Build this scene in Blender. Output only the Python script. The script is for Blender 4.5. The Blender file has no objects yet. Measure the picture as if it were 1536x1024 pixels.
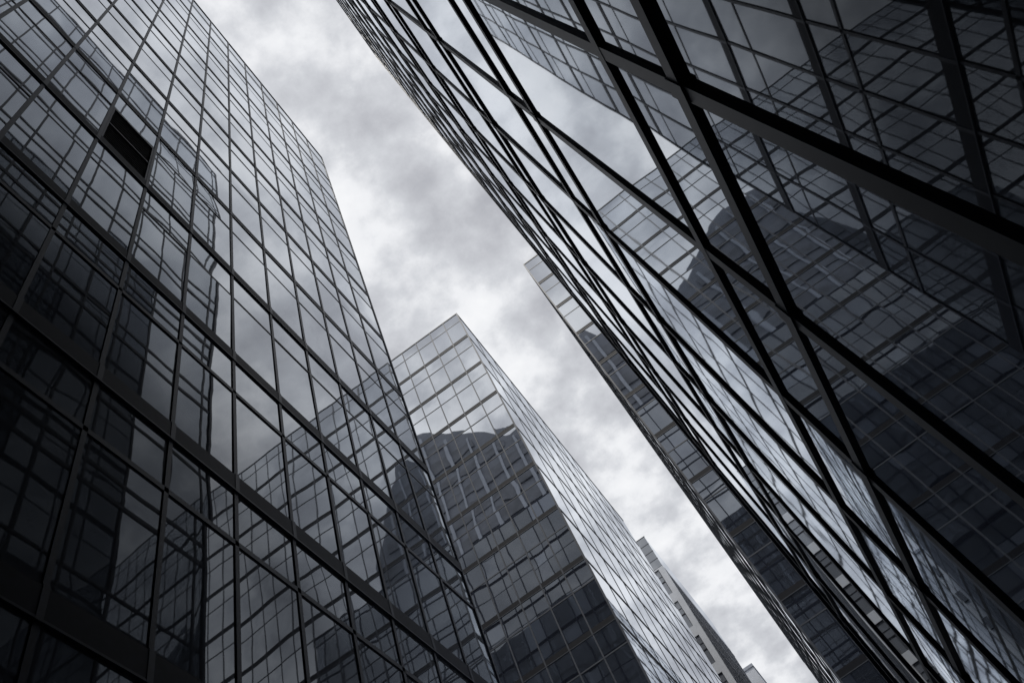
import bpy, bmesh, math, random
import numpy as np
from mathutils import Vector, Matrix
random.seed(7)
S = 0.6            # metres per measuring unit
GZ = -1.6 / S      # street level in units below the camera
C = bpy.context.scene.collection
sc = bpy.context.scene

# ------------------------------------------------------------------ camera
R = ((0.81009876, 0.58416296, 0.04993637),
     (0.5098385, -0.65984352, -0.55197032),
     (-0.28949043, 0.47260995, -0.83236718))
FOC = 1236.37
cam_d = bpy.data.cameras.new('camera')
cam = bpy.data.objects.new('camera', cam_d)
C.objects.link(cam)
cam.matrix_world = Matrix.Translation((0, 0, 1.6)) @ Matrix(R).to_4x4()
cam_d.sensor_width = 36.0
cam_d.lens = 36.0 * FOC / 1536.0
cam_d.clip_start = 0.05
cam_d.clip_end = 5000
sc.camera = cam

# ------------------------------------------------------------------ sky, sun, exposure
SUN_EL, SUN_AZ = math.radians(68), math.radians(180)     # behind the camera, behind the cloud
w = bpy.data.worlds.new("World"); sc.world = w; w.use_nodes = True
nt = w.node_tree; N = nt.nodes; L = nt.links; N.clear()
def nd(t, **k):
    n = N.new(t)
    for a, b in k.items(): setattr(n, a, b)
    return n
out = nd('ShaderNodeOutputWorld'); bg = nd('ShaderNodeBackground'); bg.inputs[1].default_value = 0.1
sky = nd('ShaderNodeTexSky', sky_type='NISHITA'); sky.sun_disc = False
sky.sun_elevation = SUN_EL; sky.sun_rotation = SUN_AZ
tc = nd('ShaderNodeTexCoord'); sep = nd('ShaderNodeSeparateXYZ'); L.new(tc.outputs['Generated'], sep.inputs[0])
mx = nd('ShaderNodeMath', operation='MAXIMUM'); L.new(sep.outputs[2], mx.inputs[0]); mx.inputs[1].default_value = 0.0
ad = nd('ShaderNodeMath', operation='ADD'); L.new(mx.outputs[0], ad.inputs[0]); ad.inputs[1].default_value = 0.25
dx = nd('ShaderNodeMath', operation='DIVIDE'); L.new(sep.outputs[0], dx.inputs[0]); L.new(ad.outputs[0], dx.inputs[1])
dy = nd('ShaderNodeMath', operation='DIVIDE'); L.new(sep.outputs[1], dy.inputs[0]); L.new(ad.outputs[0], dy.inputs[1])
cmb = nd('ShaderNodeCombineXYZ'); L.new(dx.outputs[0], cmb.inputs[0]); L.new(dy.outputs[0], cmb.inputs[1]); cmb.inputs[2].default_value = 8.470000  # cloud seed
n1 = nd('ShaderNodeTexNoise'); n1.inputs['Scale'].default_value = 9.5; n1.inputs['Detail'].default_value = 9; n1.inputs['Roughness'].default_value = 0.57
n1.inputs['Distortion'].default_value = 0.0; L.new(cmb.outputs[0], n1.inputs['Vector'])
n2 = nd('ShaderNodeTexNoise'); n2.inputs['Scale'].default_value = 1.3; n2.inputs['Detail'].default_value = 3; L.new(cmb.outputs[0], n2.inputs['Vector'])
mixn = nd('ShaderNodeMix', data_type='FLOAT'); mixn.inputs[0].default_value = 0.2
L.new(n1.outputs[0], mixn.inputs[2]); L.new(n2.outputs[0], mixn.inputs[3])
cr = nd('ShaderNodeValToRGB'); e = cr.color_ramp
e.elements[0].position = 0.41; e.elements[0].color = (.50, .51, .545, 1)
e.elements[1].position = 0.585; e.elements[1].color = (.84, .85, .875, 1)
m_ = e.elements.new(0.495); m_.color = (.62, .635, .67, 1)
for p_, c_ in ((.33, (.41, .42, .455, 1)), (.68, (.93, .935, .95, 1))):
    q_ = e.elements.new(p_); q_.color = c_
L.new(mixn.outputs[0], cr.inputs[0])
sc10 = nd('ShaderNodeVectorMath', operation='SCALE'); L.new(cr.outputs[0], sc10.inputs[0]); sc10.inputs['Scale'].default_value = 10.5
mixc = nd('ShaderNodeMix', data_type='RGBA'); mixc.inputs[0].default_value = 0.97
L.new(sky.outputs[0], mixc.inputs[6]); L.new(sc10.outputs[0], mixc.inputs[7])
L.new(mixc.outputs[2], bg.inputs[0]); L.new(bg.outputs[0], out.inputs[0])
sd = bpy.data.lights.new('sun', 'SUN'); sd.energy = 1.5; sd.angle = math.radians(10); sd.color = (1, .96, .9)
so = bpy.data.objects.new('sun', sd); C.objects.link(so)
sdir = Vector((math.sin(SUN_AZ) * math.cos(SUN_EL), math.cos(SUN_AZ) * math.cos(SUN_EL), math.sin(SUN_EL)))
so.rotation_euler = sdir.to_track_quat('Z', 'Y').to_euler()
so.location = (0, -30, 90)
sc.view_settings.view_transform = 'Standard'; sc.view_settings.look = 'None'
sc.view_settings.exposure = 0.0; sc.view_settings.gamma = 1.0
sc.render.engine = 'CYCLES'
cy = sc.cycles
cy.max_bounces = 10; cy.glossy_bounces = 9; cy.diffuse_bounces = 2
cy.use_denoising = True
cy.sample_clamp_indirect = 4

# ------------------------------------------------------------------ materials
def mat(name):
    m = bpy.data.materials.new(name); m.use_nodes = True; m.node_tree.nodes.clear()
    return m, m.node_tree.nodes, m.node_tree.links
def plain(name, col, rough=0.5, metal=0.0, spec=0.5, bump=0.0, var=0.15, scale=6.0):
    m, n, l = mat(name)
    o = n.new('ShaderNodeOutputMaterial'); p = n.new('ShaderNodeBsdfPrincipled'); l.new(p.outputs[0], o.inputs[0])
    p.inputs['Roughness'].default_value = rough; p.inputs['Metallic'].default_value = metal
    p.inputs['Specular IOR Level'].default_value = spec
    t = n.new('ShaderNodeTexCoord'); nz = n.new('ShaderNodeTexNoise'); nz.inputs['Scale'].default_value = scale
    nz.inputs['Detail'].default_value = 6; l.new(t.outputs['Object'], nz.inputs['Vector'])
    mr = n.new('ShaderNodeMapRange'); mr.inputs[1].default_value = .3; mr.inputs[2].default_value = .7
    mr.inputs[3].default_value = 1 - var; mr.inputs[4].default_value = 1 + var; l.new(nz.outputs[0], mr.inputs[0])
    sc_ = n.new('ShaderNodeVectorMath'); sc_.operation = 'SCALE'; sc_.inputs[0].default_value = col
    l.new(mr.outputs[0], sc_.inputs['Scale']); l.new(sc_.outputs[0], p.inputs['Base Color'])
    if bump:
        b = n.new('ShaderNodeBump'); b.inputs['Strength'].default_value = bump; b.inputs['Distance'].default_value = .02
        l.new(nz.outputs[0], b.inputs['Height']); l.new(b.outputs[0], p.inputs['Normal'])
    return m
def glass(name, r0, power, tint=(.92, .955, 1.0), inner=(.012, .014, .019), wave=1.0, rough=0.015, cut=1.0):
    """coated facade glass: mirror-like towards grazing angles, dark room behind"""
    m, n, l = mat(name)
    o = n.new('ShaderNodeOutputMaterial')
    t = n.new('ShaderNodeTexCoord'); geo = n.new('ShaderNodeNewGeometry')
    # slow ripples of rolled glass, offset from pane to pane
    off = n.new('ShaderNodeVectorMath'); off.operation = 'MULTIPLY_ADD'
    cmb = n.new('ShaderNodeCombineXYZ')
    for i in range(3): l.new(geo.outputs['Random Per Island'], cmb.inputs[i])
    l.new(cmb.outputs[0], off.inputs[0]); off.inputs[1].default_value = (37, 53, 71); l.new(t.outputs['Object'], off.inputs[2])
    nz = n.new('ShaderNodeTexNoise'); nz.inputs['Scale'].default_value = .75; nz.inputs['Detail'].default_value = 1.5
    l.new(off.outputs[0], nz.inputs['Vector'])
    b = n.new('ShaderNodeBump'); b.inputs['Strength'].default_value = 1.0; b.inputs['Distance'].default_value = 0.0042 * wave
    l.new(nz.outputs[0], b.inputs['Height'])
    dot = n.new('ShaderNodeVectorMath'); dot.operation = 'DOT_PRODUCT'
    l.new(geo.outputs['Incoming'], dot.inputs[0]); l.new(geo.outputs['Normal'], dot.inputs[1])
    ab = n.new('ShaderNodeMath'); ab.operation = 'ABSOLUTE'; l.new(dot.outputs['Value'], ab.inputs[0])
    om = n.new('ShaderNodeMath'); om.operation = 'SUBTRACT'; om.inputs[0].default_value = 1; om.use_clamp = True
    dv = n.new('ShaderNodeMath'); dv.operation = 'DIVIDE'; l.new(ab.outputs[0], dv.inputs[0]); dv.inputs[1].default_value = cut; l.new(dv.outputs[0], om.inputs[1])
    pw = n.new('ShaderNodeMath'); pw.operation = 'POWER'; l.new(om.outputs[0], pw.inputs[0]); pw.inputs[1].default_value = power
    ma = n.new('ShaderNodeMath'); ma.operation = 'MULTIPLY_ADD'; l.new(pw.outputs[0], ma.inputs[0])
    ma.inputs[1].default_value = 1 - r0; ma.inputs[2].default_value = r0
    rv = n.new('ShaderNodeMapRange'); l.new(geo.outputs['Random Per Island'], rv.inputs[0])
    rv.inputs[3].default_value = .90; rv.inputs[4].default_value = 1.0
    fm = n.new('ShaderNodeMath'); fm.operation = 'MULTIPLY'; l.new(ma.outputs[0], fm.inputs[0]); l.new(rv.outputs[0], fm.inputs[1])
    gl = n.new('ShaderNodeBsdfGlossy'); gl.inputs['Color'].default_value = (*tint, 1); gl.inputs['Roughness'].default_value = rough
    l.new(b.outputs[0], gl.inputs['Normal'])
    df = n.new('ShaderNodeBsdfDiffuse')
    rv2 = n.new('ShaderNodeMath'); rv2.operation = 'POWER'; l.new(geo.outputs['Random Per Island'], rv2.inputs[0]); rv2.inputs[1].default_value = 8
    rv3 = n.new('ShaderNodeMath'); rv3.operation = 'MULTIPLY_ADD'; l.new(rv2.outputs[0], rv3.inputs[0]); rv3.inputs[1].default_value = 1.8; rv3.inputs[2].default_value = .75
    scv = n.new('ShaderNodeVectorMath'); scv.operation = 'SCALE'; scv.inputs[0].default_value = inner; l.new(rv3.outputs[0], scv.inputs['Scale'])
    l.new(scv.outputs[0], df.inputs['Color'])
    mixs = n.new('ShaderNodeMixShader'); l.new(fm.outputs[0], mixs.inputs[0]); l.new(df.outputs[0], mixs.inputs[1]); l.new(gl.outputs[0], mixs.inputs[2])
    l.new(mixs.outputs[0], o.inputs[0])
    return m
M = {
    'glass_left': glass('glass_left', .17, .8, cut=.41, wave=.32, tint=(.92, .955, 1.0), inner=(.105, .117, .14)),
    'glass_right': glass('glass_right', .34, 1.15, cut=.50, wave=.28, tint=(.91, .95, 1.0), inner=(.08, .088, .108)),
    'glass_mid': glass('glass_mid', .66, 3.0, wave=.16, inner=(.03, .034, .044)),
    'glass_far': glass('glass_far', .35, 3.0, wave=.6),
    'glass_blind': glass('glass_blind', .12, 3.5, wave=.3, inner=(.30, .32, .36)),
    'frame_dark': plain('frame_dark', (.013, .020, .042), .42, .0, .3, var=.3),
    'band_dark': plain('band_dark', (.007, .010, .023), .5, .0, .12, var=.3),
    'frame_grey': plain('frame_grey', (.078, .09, .115), .45, .0, .4),
    'band_grey': plain('band_grey', (.016, .018, .025), .5, .0, .15),
    'core': plain('core', (.012, .013, .017), .8),
    'roof': plain('roof', (.12, .12, .125), .85),
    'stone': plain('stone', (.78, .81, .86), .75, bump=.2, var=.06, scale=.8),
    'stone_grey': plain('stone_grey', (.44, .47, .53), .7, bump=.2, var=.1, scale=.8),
    'louvre': plain('louvre', (.006, .006, .008), .7, .0, .2),
    'rear_wall': plain('rear_wall', (.235, .25, .285), .7, var=.15, scale=.3),
    'rear_glass': plain('rear_glass', (.15, .16, .185), .4, var=.4, scale=.4),
    'asphalt': plain('asphalt', (.05, .05, .053), .9, bump=.4, scale=30),
    'paving': plain('paving', (.22, .22, .225), .85, bump=.3, scale=8),
    'ground': plain('ground', (.14, .14, .14), .9, scale=.5),
    'paint': plain('paint', (.75, .75, .73), .7),
}

# ------------------------------------------------------------------ mesh helpers (units; scaled by S when built)
class MB:
    def __init__(self): self.v = []; self.f = []; self.smooth = []
    def quadgrid(self, P, sm=True):                       # P[i][j] points
        ni, nj = len(P), len(P[0]); b = len(self.v)
        for r in P: self.v.extend(r)
        for i in range(ni - 1):
            for j in range(nj - 1):
                self.f.append((b + i * nj + j, b + (i + 1) * nj + j, b + (i + 1) * nj + j + 1, b + i * nj + j + 1)); self.smooth.append(sm)
    def box(self, a, c):
        b = len(self.v); x0, y0, z0 = map(min, zip(a, c)); x1, y1, z1 = map(max, zip(a, c))
        self.v += [(x0, y0, z0), (x1, y0, z0), (x1, y1, z0), (x0, y1, z0), (x0, y0, z1), (x1, y0, z1), (x1, y1, z1), (x0, y1, z1)]
        for q in ((3, 2, 1, 0), (4, 5, 6, 7), (0, 1, 5, 4), (1, 2, 6, 5), (2, 3, 7, 6), (3, 0, 4, 7)):
            self.f.append(tuple(b + k for k in q)); self.smooth.append(False)
    def prism_y(self, poly, y0, y1):                      # polygon in xz (counter-clockwise seen from -y)
        b = len(self.v); n = len(poly)
        self.v += [(p[0], y0, p[1]) for p in poly] + [(p[0], y1, p[1]) for p in poly]
        self.f.append(tuple(range(b, b + n))); self.f.append(tuple(range(b + 2 * n - 1, b + n - 1, -1))); self.smooth += [False] * 2
        for k in range(n):
            q = (k + 1) % n
            self.f.append((b + k, b + n + k, b + n + q, b + q)); self.smooth.append(False)
    def build(self, name, m, parent=None, org=(0, 0, 0)):
        me = bpy.data.meshes.new(name)
        me.from_pydata([((p[0] - org[0]) * S, (p[1] - org[1]) * S, (p[2] - org[2]) * S) for p in self.v], [], self.f)
        me.polygons.foreach_set('use_smooth', self.smooth)
        me.materials.append(M[m]); me.update()
        o = bpy.data.objects.new(name, me); C.objects.link(o)
        if parent is not None: o.parent = parent
        else: o.location = (org[0] * S, org[1] * S, (org[2] - GZ) * S)
        return o
def empty(name, org, label, cat, group=None):
    o = bpy.data.objects.new(name, None); C.objects.link(o)
    o.location = (org[0] * S, org[1] * S, (org[2] - GZ) * S); o.empty_display_size = .5
    o['label'] = label; o['category'] = cat
    if group: o['group'] = group
    return o
Rn = np.array(R)
def pix(p):
    q = Rn.T @ np.array(p, float)
    if q[2] > -.05: return None
    return (768 + FOC * q[0] / -q[2], 512 - FOC * q[1] / -q[2])
def shown(poly):
    """projected area inside the frame"""
    P = [pix(p) for p in poly]
    if any(p is None for p in P): return 0
    def clip(P, ax, lim, sgn):
        r = []
        for i in range(len(P)):
            a, b = P[i - 1], P[i]; da, db = sgn * (a[ax] - lim), sgn * (b[ax] - lim)
            if da * db < 0:
                t = da / (da - db); r.append((a[0] + t * (b[0] - a[0]), a[1] + t * (b[1] - a[1])))
            if db >= 0: r.append(b)
        return r
    for ax, lim, sg in ((0, 0, 1), (0, 1536, -1), (1, 0, 1), (1, 1024, -1)):
        P = clip(P, ax, lim, sg)
        if len(P) < 3: return 0
    return abs(sum(P[i - 1][0] * P[i][1] - P[i][0] * P[i - 1][1] for i in range(len(P)))) / 2

class Tower:
    def __init__(self, name, org, label, gm, frame, band):
        self.e = empty(name, org, label, 'office tower'); self.org = org
        self.gm, self.frame, self.band = gm, frame, band; self.panes = []
    def part(self, mb, name, m): return mb.build(name, m, self.e, self.org)
    def facade(self, ax, c, s, lo, hi, mull, horiz, z0, z1, mw=.075, mp=.08, tilt=.0017, bulge=.0022, skip=None, show=True):
        """glass curtain wall in the plane ax=c facing s; horiz = [(z centre, half height, depth, 'band'|'transom')]"""
        def P(u, z, n): return (c + s * n, u, z) if ax == 'x' else (u, c + s * n, z)
        mull = sorted(u for u in mull if lo < u < hi)
        hz = sorted(h for h in horiz if z0 < h[0] < z1)
        for u in mull:
            mb = MB(); mb.box(P(u - mw, z0, -.10), P(u + mw, z1, mp))
            if show:                                     # splice sleeve where it crosses each floor
                for h in hz:
                    if h[3] == 'band': mb.box(P(u - mw - .008, h[0] - h[1] - .04, -.05), P(u + mw + .008, h[0] + h[1] + .04, max(mp, h[2]) + .012))
            self.part(mb, 'mullion', self.frame)
        for (zc, hh, dp, kind) in hz:
            mb = MB()
            mb.box(P(lo, zc - hh, -.08), P(hi, zc + hh, dp))
            if kind == 'band' and hh > .2:               # cover cap along the lower edge
                o = self.part(mb, 'floor_band', self.band)
                m2 = MB(); m2.box(P(lo, zc - hh - .03, .0), P(hi, zc - hh + .03, dp + .008)); m2.build('cover_cap', self.frame, o, self.org)
            else: self.part(mb, 'transom', self.frame)
        us = [lo] + mull + [hi]
        zs = [(z0, z0)] + [(h[0] - h[1], h[0] + h[1]) for h in hz] + [(z1, z1)]
        for i in range(len(us) - 1):
            for j in range(len(zs) - 1):
                a, b = us[i] + (mw if i else 0), us[i + 1] - (mw if i < len(us) - 2 else 0)
                d, f = zs[j][1], zs[j + 1][0]
                if f - d < .05 or b - a < .05: continue
                if skip and skip(a, b, d, f): continue
                rnd = random.Random(int(a * 131 + d * 977 + c * 31)); tu, tz = rnd.gauss(0, tilt), rnd.gauss(0, tilt); bl = rnd.gauss(.0, bulge) + bulge * .4
                G = []
                n_ = 6 if show else 3
                for p in range(n_):
                    row = []
                    for q in range(n_):
                        fu, fz = p / (n_ - 1), q / (n_ - 1)
                        k = tu * (b - a) * (fu - .5) + tz * (f - d) * (fz - .5) + bl * 16 * fu * (1 - fu) * fz * (1 - fz)
                        row.append(P(a + (b - a) * fu, d + (f - d) * fz, k))
                    G.append(row)
                if (ax == 'x') == (s < 0): G = G[::-1]
                self.panes.append((shown([P(a, d, 0), P(b, d, 0), P(b, f, 0), P(a, f, 0)]) if show else 0, G))
    def glaze(self):
        self.panes.sort(key=lambda t: -t[0])
        rest = MB()
        for k, (ar, G) in enumerate(self.panes):
            if k < 100 and ar > 0:
                mb = MB(); mb.quadgrid(G); self.part(mb, 'glass_pane', self.gm)
            else: rest.quadgrid(G)
        if rest.v:
            o = self.part(rest, 'glass_panes', self.gm); o['kind'] = 'stuff'
    def core(self, x0, x1, y0, y1, z1, inset=.14):
        mb = MB(); mb.box((x0 + inset, y0 + inset, GZ), (x1 - inset, y1 - inset, z1 - .25)); self.part(mb, 'wall', 'core')
        mb = MB(); mb.box((x0 + .3, y0 + .3, z1 - .25 + .001), (x1 - .3, y1 - .3, z1 - .12)); self.part(mb, 'roof', 'roof')
        t = .16
        for a, b in (((x0, y0), (x1, y0 + t)), ((x0, y1 - t), (x1, y1)), ((x0, y0 + t), (x0 + t, y1 - t)), ((x1 - t, y0 + t), (x1, y1 - t))):
            mb = MB(); mb.box((a[0] - .06 * (a[0] == x0), a[1] - .06 * (a[1] == y0), z1 - .12), (b[0] + .06 * (b[0] == x1), b[1] + .06 * (b[1] == y1), z1 + .1)); self.part(mb, 'coping', self.frame)
    def post(self, x, y, z1, w_=.11):
        mb = MB(); mb.box((x - w_, y - w_, GZ), (x + w_, y + w_, z1 - .13)); self.part(mb, 'corner_post', self.frame)

# ------------------------------------------------------------------ setting
def struct(mb, name, m):
    o = mb.build(name, m, None, (0, 0, GZ)); o.location = (0, 0, 0); o['kind'] = 'structure'; return o
mb = MB(); mb.quadgrid([[(-4000, -4000, GZ), (-4000, 4000, GZ)], [(4000, -4000, GZ), (4000, 4000, GZ)]][::1], False); g = struct(mb, 'ground', 'ground')
mb = MB(); mb.box((-8.0, -500, GZ + .004), (-1.2, 700, GZ + .012)); struct(mb, 'road', 'asphalt')
mb = MB(); mb.box((-1.2, -500, GZ + .004), (1.75, 700, GZ + .22)); struct(mb, 'pavement', 'paving')
mb = MB(); mb.box((-9.78, -500, GZ + .004), (-8.0, 700, GZ + .22)); struct(mb, 'pavement', 'paving')
mb = MB()
for k in range(-20, 60): mb.box((-4.7, k * 8, GZ + .0125), (-4.5, k * 8 + 4, GZ + .02))
struct(mb, 'road_marking', 'paint')

# ------------------------------------------------------------------ left tower
A = 9.8; LY = 26.3; LZ = 92.0; BACK = -14.0
T = Tower('glass_tower', (-30, 6, GZ), 'dark glass tower filling the left side, one black vent among its mirror panes', 'glass_left', 'frame_dark', 'band_dark')
bands = [-2.2, 5.0, 11.85, 19.6, 27.0, 34.4, 41.8, 49.1, 56.0, 62.8, 69.6, 76.5, 83.5]
hz = []
for i, z in enumerate(bands):
    if z < 15: hz.append((z, .36, .07, 'band'))
    elif z < 22: hz.append((z, .34, .08, 'band'))
    elif z < 35: hz.append((z, .30, .06, 'band'))
    else: hz.append((z, .26 if z < 60 else .22, .03, 'band'))
    nxt = bands[i + 1] if i + 1 < len(bands) else 90.6
    if i: hz.append((nxt - 2.45, .055 if z > 22 else .09, .022 if z > 22 else .04, 'transom'))
hz.append((88.8, .06, .02, 'transom'))
mul = [11.46 + 2.44 * k for k in range(-12, 6)]
def vent(a, b, d, f): return a > 3.5 and b < 6.7 and 33 < d < 36
T.facade('x', -A, 1, BACK, LY, mul, hz, GZ, LZ - .12, mw=.07, mp=.04, skip=vent)
T.facade('y', LY, 1, -50, -A, [-A - 2.44 * k for k in range(1, 17)], hz, GZ, LZ - .12, show=False)
mb = MB(); mb.box((-A - .10, 4.14 + .08, 34.72), (-A - .06, 6.58 - .08, 39.25)); lv = T.part(mb, 'vent_louvre', 'louvre'); lv['label'] = 'black louvred vent filling one bay among the glass panes'
for q in ((4.22, 34.70, 4.30, 39.27), (6.42, 34.70, 6.50, 39.27), (4.301, 34.70, 6.419, 34.79), (4.301, 39.18, 6.419, 39.27)):
    mb = MB(); mb.box((-A - .055, q[0], q[1]), (-A + .035, q[2], q[3])); mb.build('frame', 'frame_dark', lv, T.org)
mb = MB()
for k in range(22): mb.box((-A - .058, 4.31, 34.85 + k * .195), (-A - .01, 6.41, 34.92 + k * .195))
o = mb.build('slats', 'louvre', lv, T.org)
mb = MB(); mb.box((-A - .009, 4.31, 36.95), (-A + .03, 6.41, 37.05)); o = mb.build('bar', 'frame_dark', lv, T.org)
T.core(-50, -A, BACK, LY, LZ); T.post(-A, LY, LZ, .06)
T.glaze()

# ------------------------------------------------------------------ right tower
B = 1.77; RY = 22.7; RZ = 99.5
T = Tower('glass_tower', (16, 4, GZ), 'black framed glass tower looming over the right side, nearest and crossed by heavy bars', 'glass_right', 'frame_dark', 'band_dark')
hz = []
for k in range(-1, 14):
    z = 5.46 + 7.1 * k
    hz.append((z, .085 if k < 4 else .14, .044, 'band')); hz.append((z + 1.53, .075 if k < 4 else .13, .042, 'transom'))
mul = [2.70 + 2.41 * k for k in range(-7, 9)]
T.facade('x', B, -1, BACK, RY, mul, hz, GZ, RZ - .12, mw=.072, mp=.038)
T.facade('y', RY, 1, B, 42, [B + 2.41 * k for k in range(1, 17)], hz, GZ, RZ - .12, show=False)
T.core(B, 42, BACK, RY, RZ); T.post(B, RY, RZ, .10)
T.glaze()

# ------------------------------------------------------------------ the two pale towers further on, one each side
Y0 = 56.8; HC = 99.5
bz = [93.1 - 7.09 * k for k in range(14)]
hz = [(97.35, .06, .03, 'transom')]
for z in bz: hz += [(z, .27, .05, 'band'), (z - 2.7, .06, .035, 'transom')]
T = Tower('glass_tower', (-35, 84, GZ), 'pointed grey framed glass tower in the middle, between left tower and open sky', 'glass_mid', 'frame_grey', 'band_grey')
CX = -9.72
T.facade('y', Y0, -1, -64, CX, [CX - 2.36 * k for k in range(1, 23)], hz, GZ, HC - .12, mw=.06, mp=.05, bulge=.003, tilt=.0016)
hs = [(h[0], h[1] * .8, .028, h[3]) for h in hz if h[3] == 'band']
T.facade('x', CX, 1, Y0, 110, [Y0 + 4.8 * k for k in range(1, 11)], hs, GZ, HC - .12, mw=.08, mp=.03, tilt=.0006, bulge=.0008)
T.core(-64, CX, Y0, 110, HC); T.post(CX, Y0, HC, .08); T.glaze()
T = Tower('glass_tower', (40, 100, GZ), 'glass tower seen as a narrow strip between open sky and black framed tower', 'glass_mid', 'frame_grey', 'band_grey')
DX = 1.8
T.facade('y', Y0, -1, DX, 78, [DX + 5.2 + 2.36 * k for k in range(0, 30)], hz, GZ, HC - .12, mw=.06, mp=.05, bulge=.003, tilt=.0016)
T.facade('x', DX, -1, Y0, 180, [Y0 + 4.8 * k for k in range(1, 26)], hz, GZ, HC - .12, mw=.06, mp=.03, tilt=.0008, bulge=.001)
T.core(DX, 78, Y0, 180, HC); T.post(DX, Y0, HC, .08); T.glaze()

# ------------------------------------------------------------------ white building behind
WX, WY, WZ = -9.55, 130.0, 111.0
T = Tower('stone_building', (-30, 146, GZ), 'white stone building with stacked paired windows, peeping out behind the middle tower', 'glass_far', 'frame_grey', 'band_grey')
T.e['category'] = 'building'
# front wall in piers and spandrels around the openings
wins = [(102.5 - 8.05 * k, 96.5 - 8.05 * k) for k in range(6)]
cols = [(-12.55 - 5.0 * k, -10.65 - 5.0 * k) for k in range(8)]
mb = MB(); xs = WX
for k, (a, b) in enumerate(cols):
    mb.box((b, WY, GZ), (xs, WY + .6, WZ - 8.2)); xs = a
mb.box((-50, WY, GZ), (xs, WY + .6, WZ - 8.2))
for (a, b) in cols:
    zt = WZ - 8.2
    for (t, u) in wins:
        if u < GZ + 1: break
        mb.box((a, WY + .003, t), (b, WY + .6, zt)); zt = u
    mb.box((a, WY + .003, GZ), (b, WY + .6, zt))
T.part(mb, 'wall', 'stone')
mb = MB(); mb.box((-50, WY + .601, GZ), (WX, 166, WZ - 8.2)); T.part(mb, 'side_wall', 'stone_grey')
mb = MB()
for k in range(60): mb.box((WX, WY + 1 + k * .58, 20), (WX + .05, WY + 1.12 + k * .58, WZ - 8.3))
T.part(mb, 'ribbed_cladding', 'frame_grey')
for z in [WZ - 10 - 8.05 * k for k in range(11)]:
    mb = MB(); mb.box((WX, WY + 1, z), (WX + .09, 166, z + .5)); T.part(mb, 'string_course', 'stone_grey')
for (a, b) in cols[:3]:
    for (t, u) in wins[:12]:
        if u < GZ + 1: break
        m1 = MB(); h = (t + u) / 2
        for q in ((a, u, a + .1, t), (b - .1, u, b, t), (a + .1, t - .1, b - .1, t), (a + .1, u, b - .1, u + .1), (a + .1, h - .12, b - .1, h + .12), (a + .9, u + .1, a + .98, h - .12), (a + .1, h + 1.3, b - .1, h + 1.36)):
            m1.box((q[0], WY + .14, q[1]), (q[2], WY + .26, q[3]))
        wf = T.part(m1, 'window', 'band_grey')
        m2 = MB(); m2.quadgrid([[(a, WY + .2, u), (a, WY + .2, t)], [(b, WY + .2, u), (b, WY + .2, t)]], False); m2.build('pane', 'glass_blind', wf, T.org)
for k in range(4):
    z0 = WZ - 8.2 + k * 2.05
    mb = MB(); mb.box((-50, WY + .05, z0 + .13), (WX - .05, WY + .12, z0 + 2.05)); T.part(mb, 'glass_parapet', 'glass_far')
    mb = MB(); mb.box((-50, WY, z0 + .001), (WX, WY + .18, z0 + .12)); T.part(mb, 'rail', 'frame_grey')
mb = MB(); mb.box((WX - .12, WY + .181, WZ - 8.1), (WX - .05, 165.9, WZ)); T.part(mb, 'glass_parapet', 'glass_far')
mb = MB(); mb.box((-50, WY - .02, WZ), (WX + .02, WY + .2, WZ + .14)); T.part(mb, 'coping', 'frame_grey')

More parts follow.
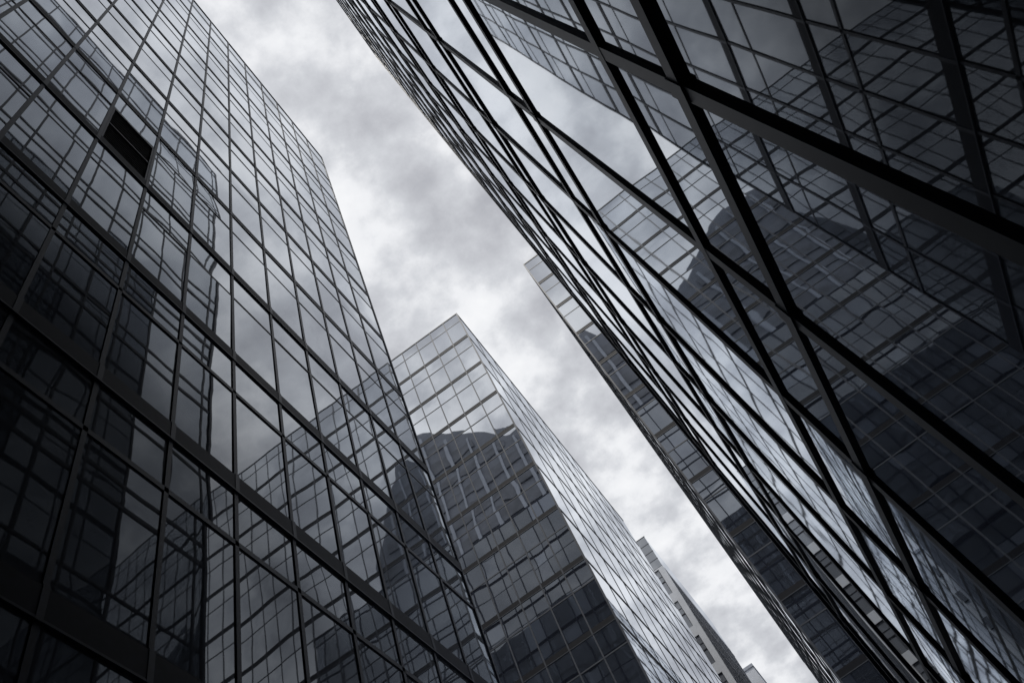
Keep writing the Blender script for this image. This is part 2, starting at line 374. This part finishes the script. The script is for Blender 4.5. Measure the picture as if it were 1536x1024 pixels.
# small far block
T = Tower('stone_building', (-20, 182, GZ), 'small pale block at the bottom, farthest away, past the white stone building', 'glass_far', 'frame_grey', 'band_grey')
T.e['category'] = 'building'
mb = MB(); mb.box((-40, 171, GZ), (-7.7, 200, 100)); T.part(mb, 'wall', 'stone')
mb = MB(); mb.box((-40.2, 170.8, 100.001), (-7.5, 200, 100.7)); T.part(mb, 'coping', 'stone_grey')
for z in (93.2, 86, 79):
    for xx in (-9.6, -13.4):
        mb = MB(); mb.box((xx, 170.8, z), (xx + 1.4, 171.05, z + 2.6)); wf = T.part(mb, 'window', 'band_grey')
        m2 = MB(); m2.box((xx + .12, 170.72, z + .12), (xx + 1.28, 170.799, z + 2.48)); m2.build('pane', 'glass_blind', wf, T.org)

# ------------------------------------------------------------------ tower behind the viewer, seen mirrored in the middle tower
RYR = -18.0
T = Tower('curved_roof_tower', (0, -30, GZ), 'grey banded tower with bowed roof, seen only mirrored in the glass fronts', 'glass_far', 'band_grey', 'band_grey')
f = (56.8 * 2 - RYR) / 56.8
prof = [(-60, 0), (-60, 70), (-45, 77), (-32, 81), (-24, 82), (-20, 80.6), (-16.7, 77.7), (-13.3, 74.4), (-12.2, 72.7), (-10.8, 71.4), (-9, 71.2), (-3, 73), (0, 76.5),
        (2.2, 78.4), (3, 78.5), (3.9, 76.5), (8, 75), (12.3, 76), (14.7, 78.2), (16.1, 78.4), (17.5, 76), (19.3, 71.6), (21.3, 65.5), (22, 0)]
poly = [(x * f, z * f if z else GZ) for x, z in prof]
mb = MB(); mb.prism_y(poly[::-1], RYR - 30, RYR); T.part(mb, 'wall', 'rear_wall')
def top_at(x):
    for (a, za), (b, zb) in zip(prof, prof[1:]):
        if a <= x / f <= b: return (za + (zb - za) * (x / f - a) / max(b - a, 1e-6)) * f
    return 0
for k in range(22):
    z = 22 + k * 7.3
    xs = [x for x in range(-136, 50, 2) if top_at(x) > z + 7 and top_at(x + 2) > z + 7]
    if not xs: continue
    mb = MB()
    run = [xs[0]]
    for x in xs[1:] + [999]:
        if x != run[-1] + 2:
            mb.box((run[0], RYR, z), (run[-1] + 2, RYR + .4, z + 3.6)); run = []
        run.append(x)
    T.part(mb, 'window_band', 'rear_glass')
for x in range(-132, 46, 6):
    h = min(top_at(x), top_at(x + .8)) - 3
    if h > 20: mb = MB(); mb.box((x, RYR + .401, 10), (x + .8, RYR + .8, h)); T.part(mb, 'pier', 'stone_grey')
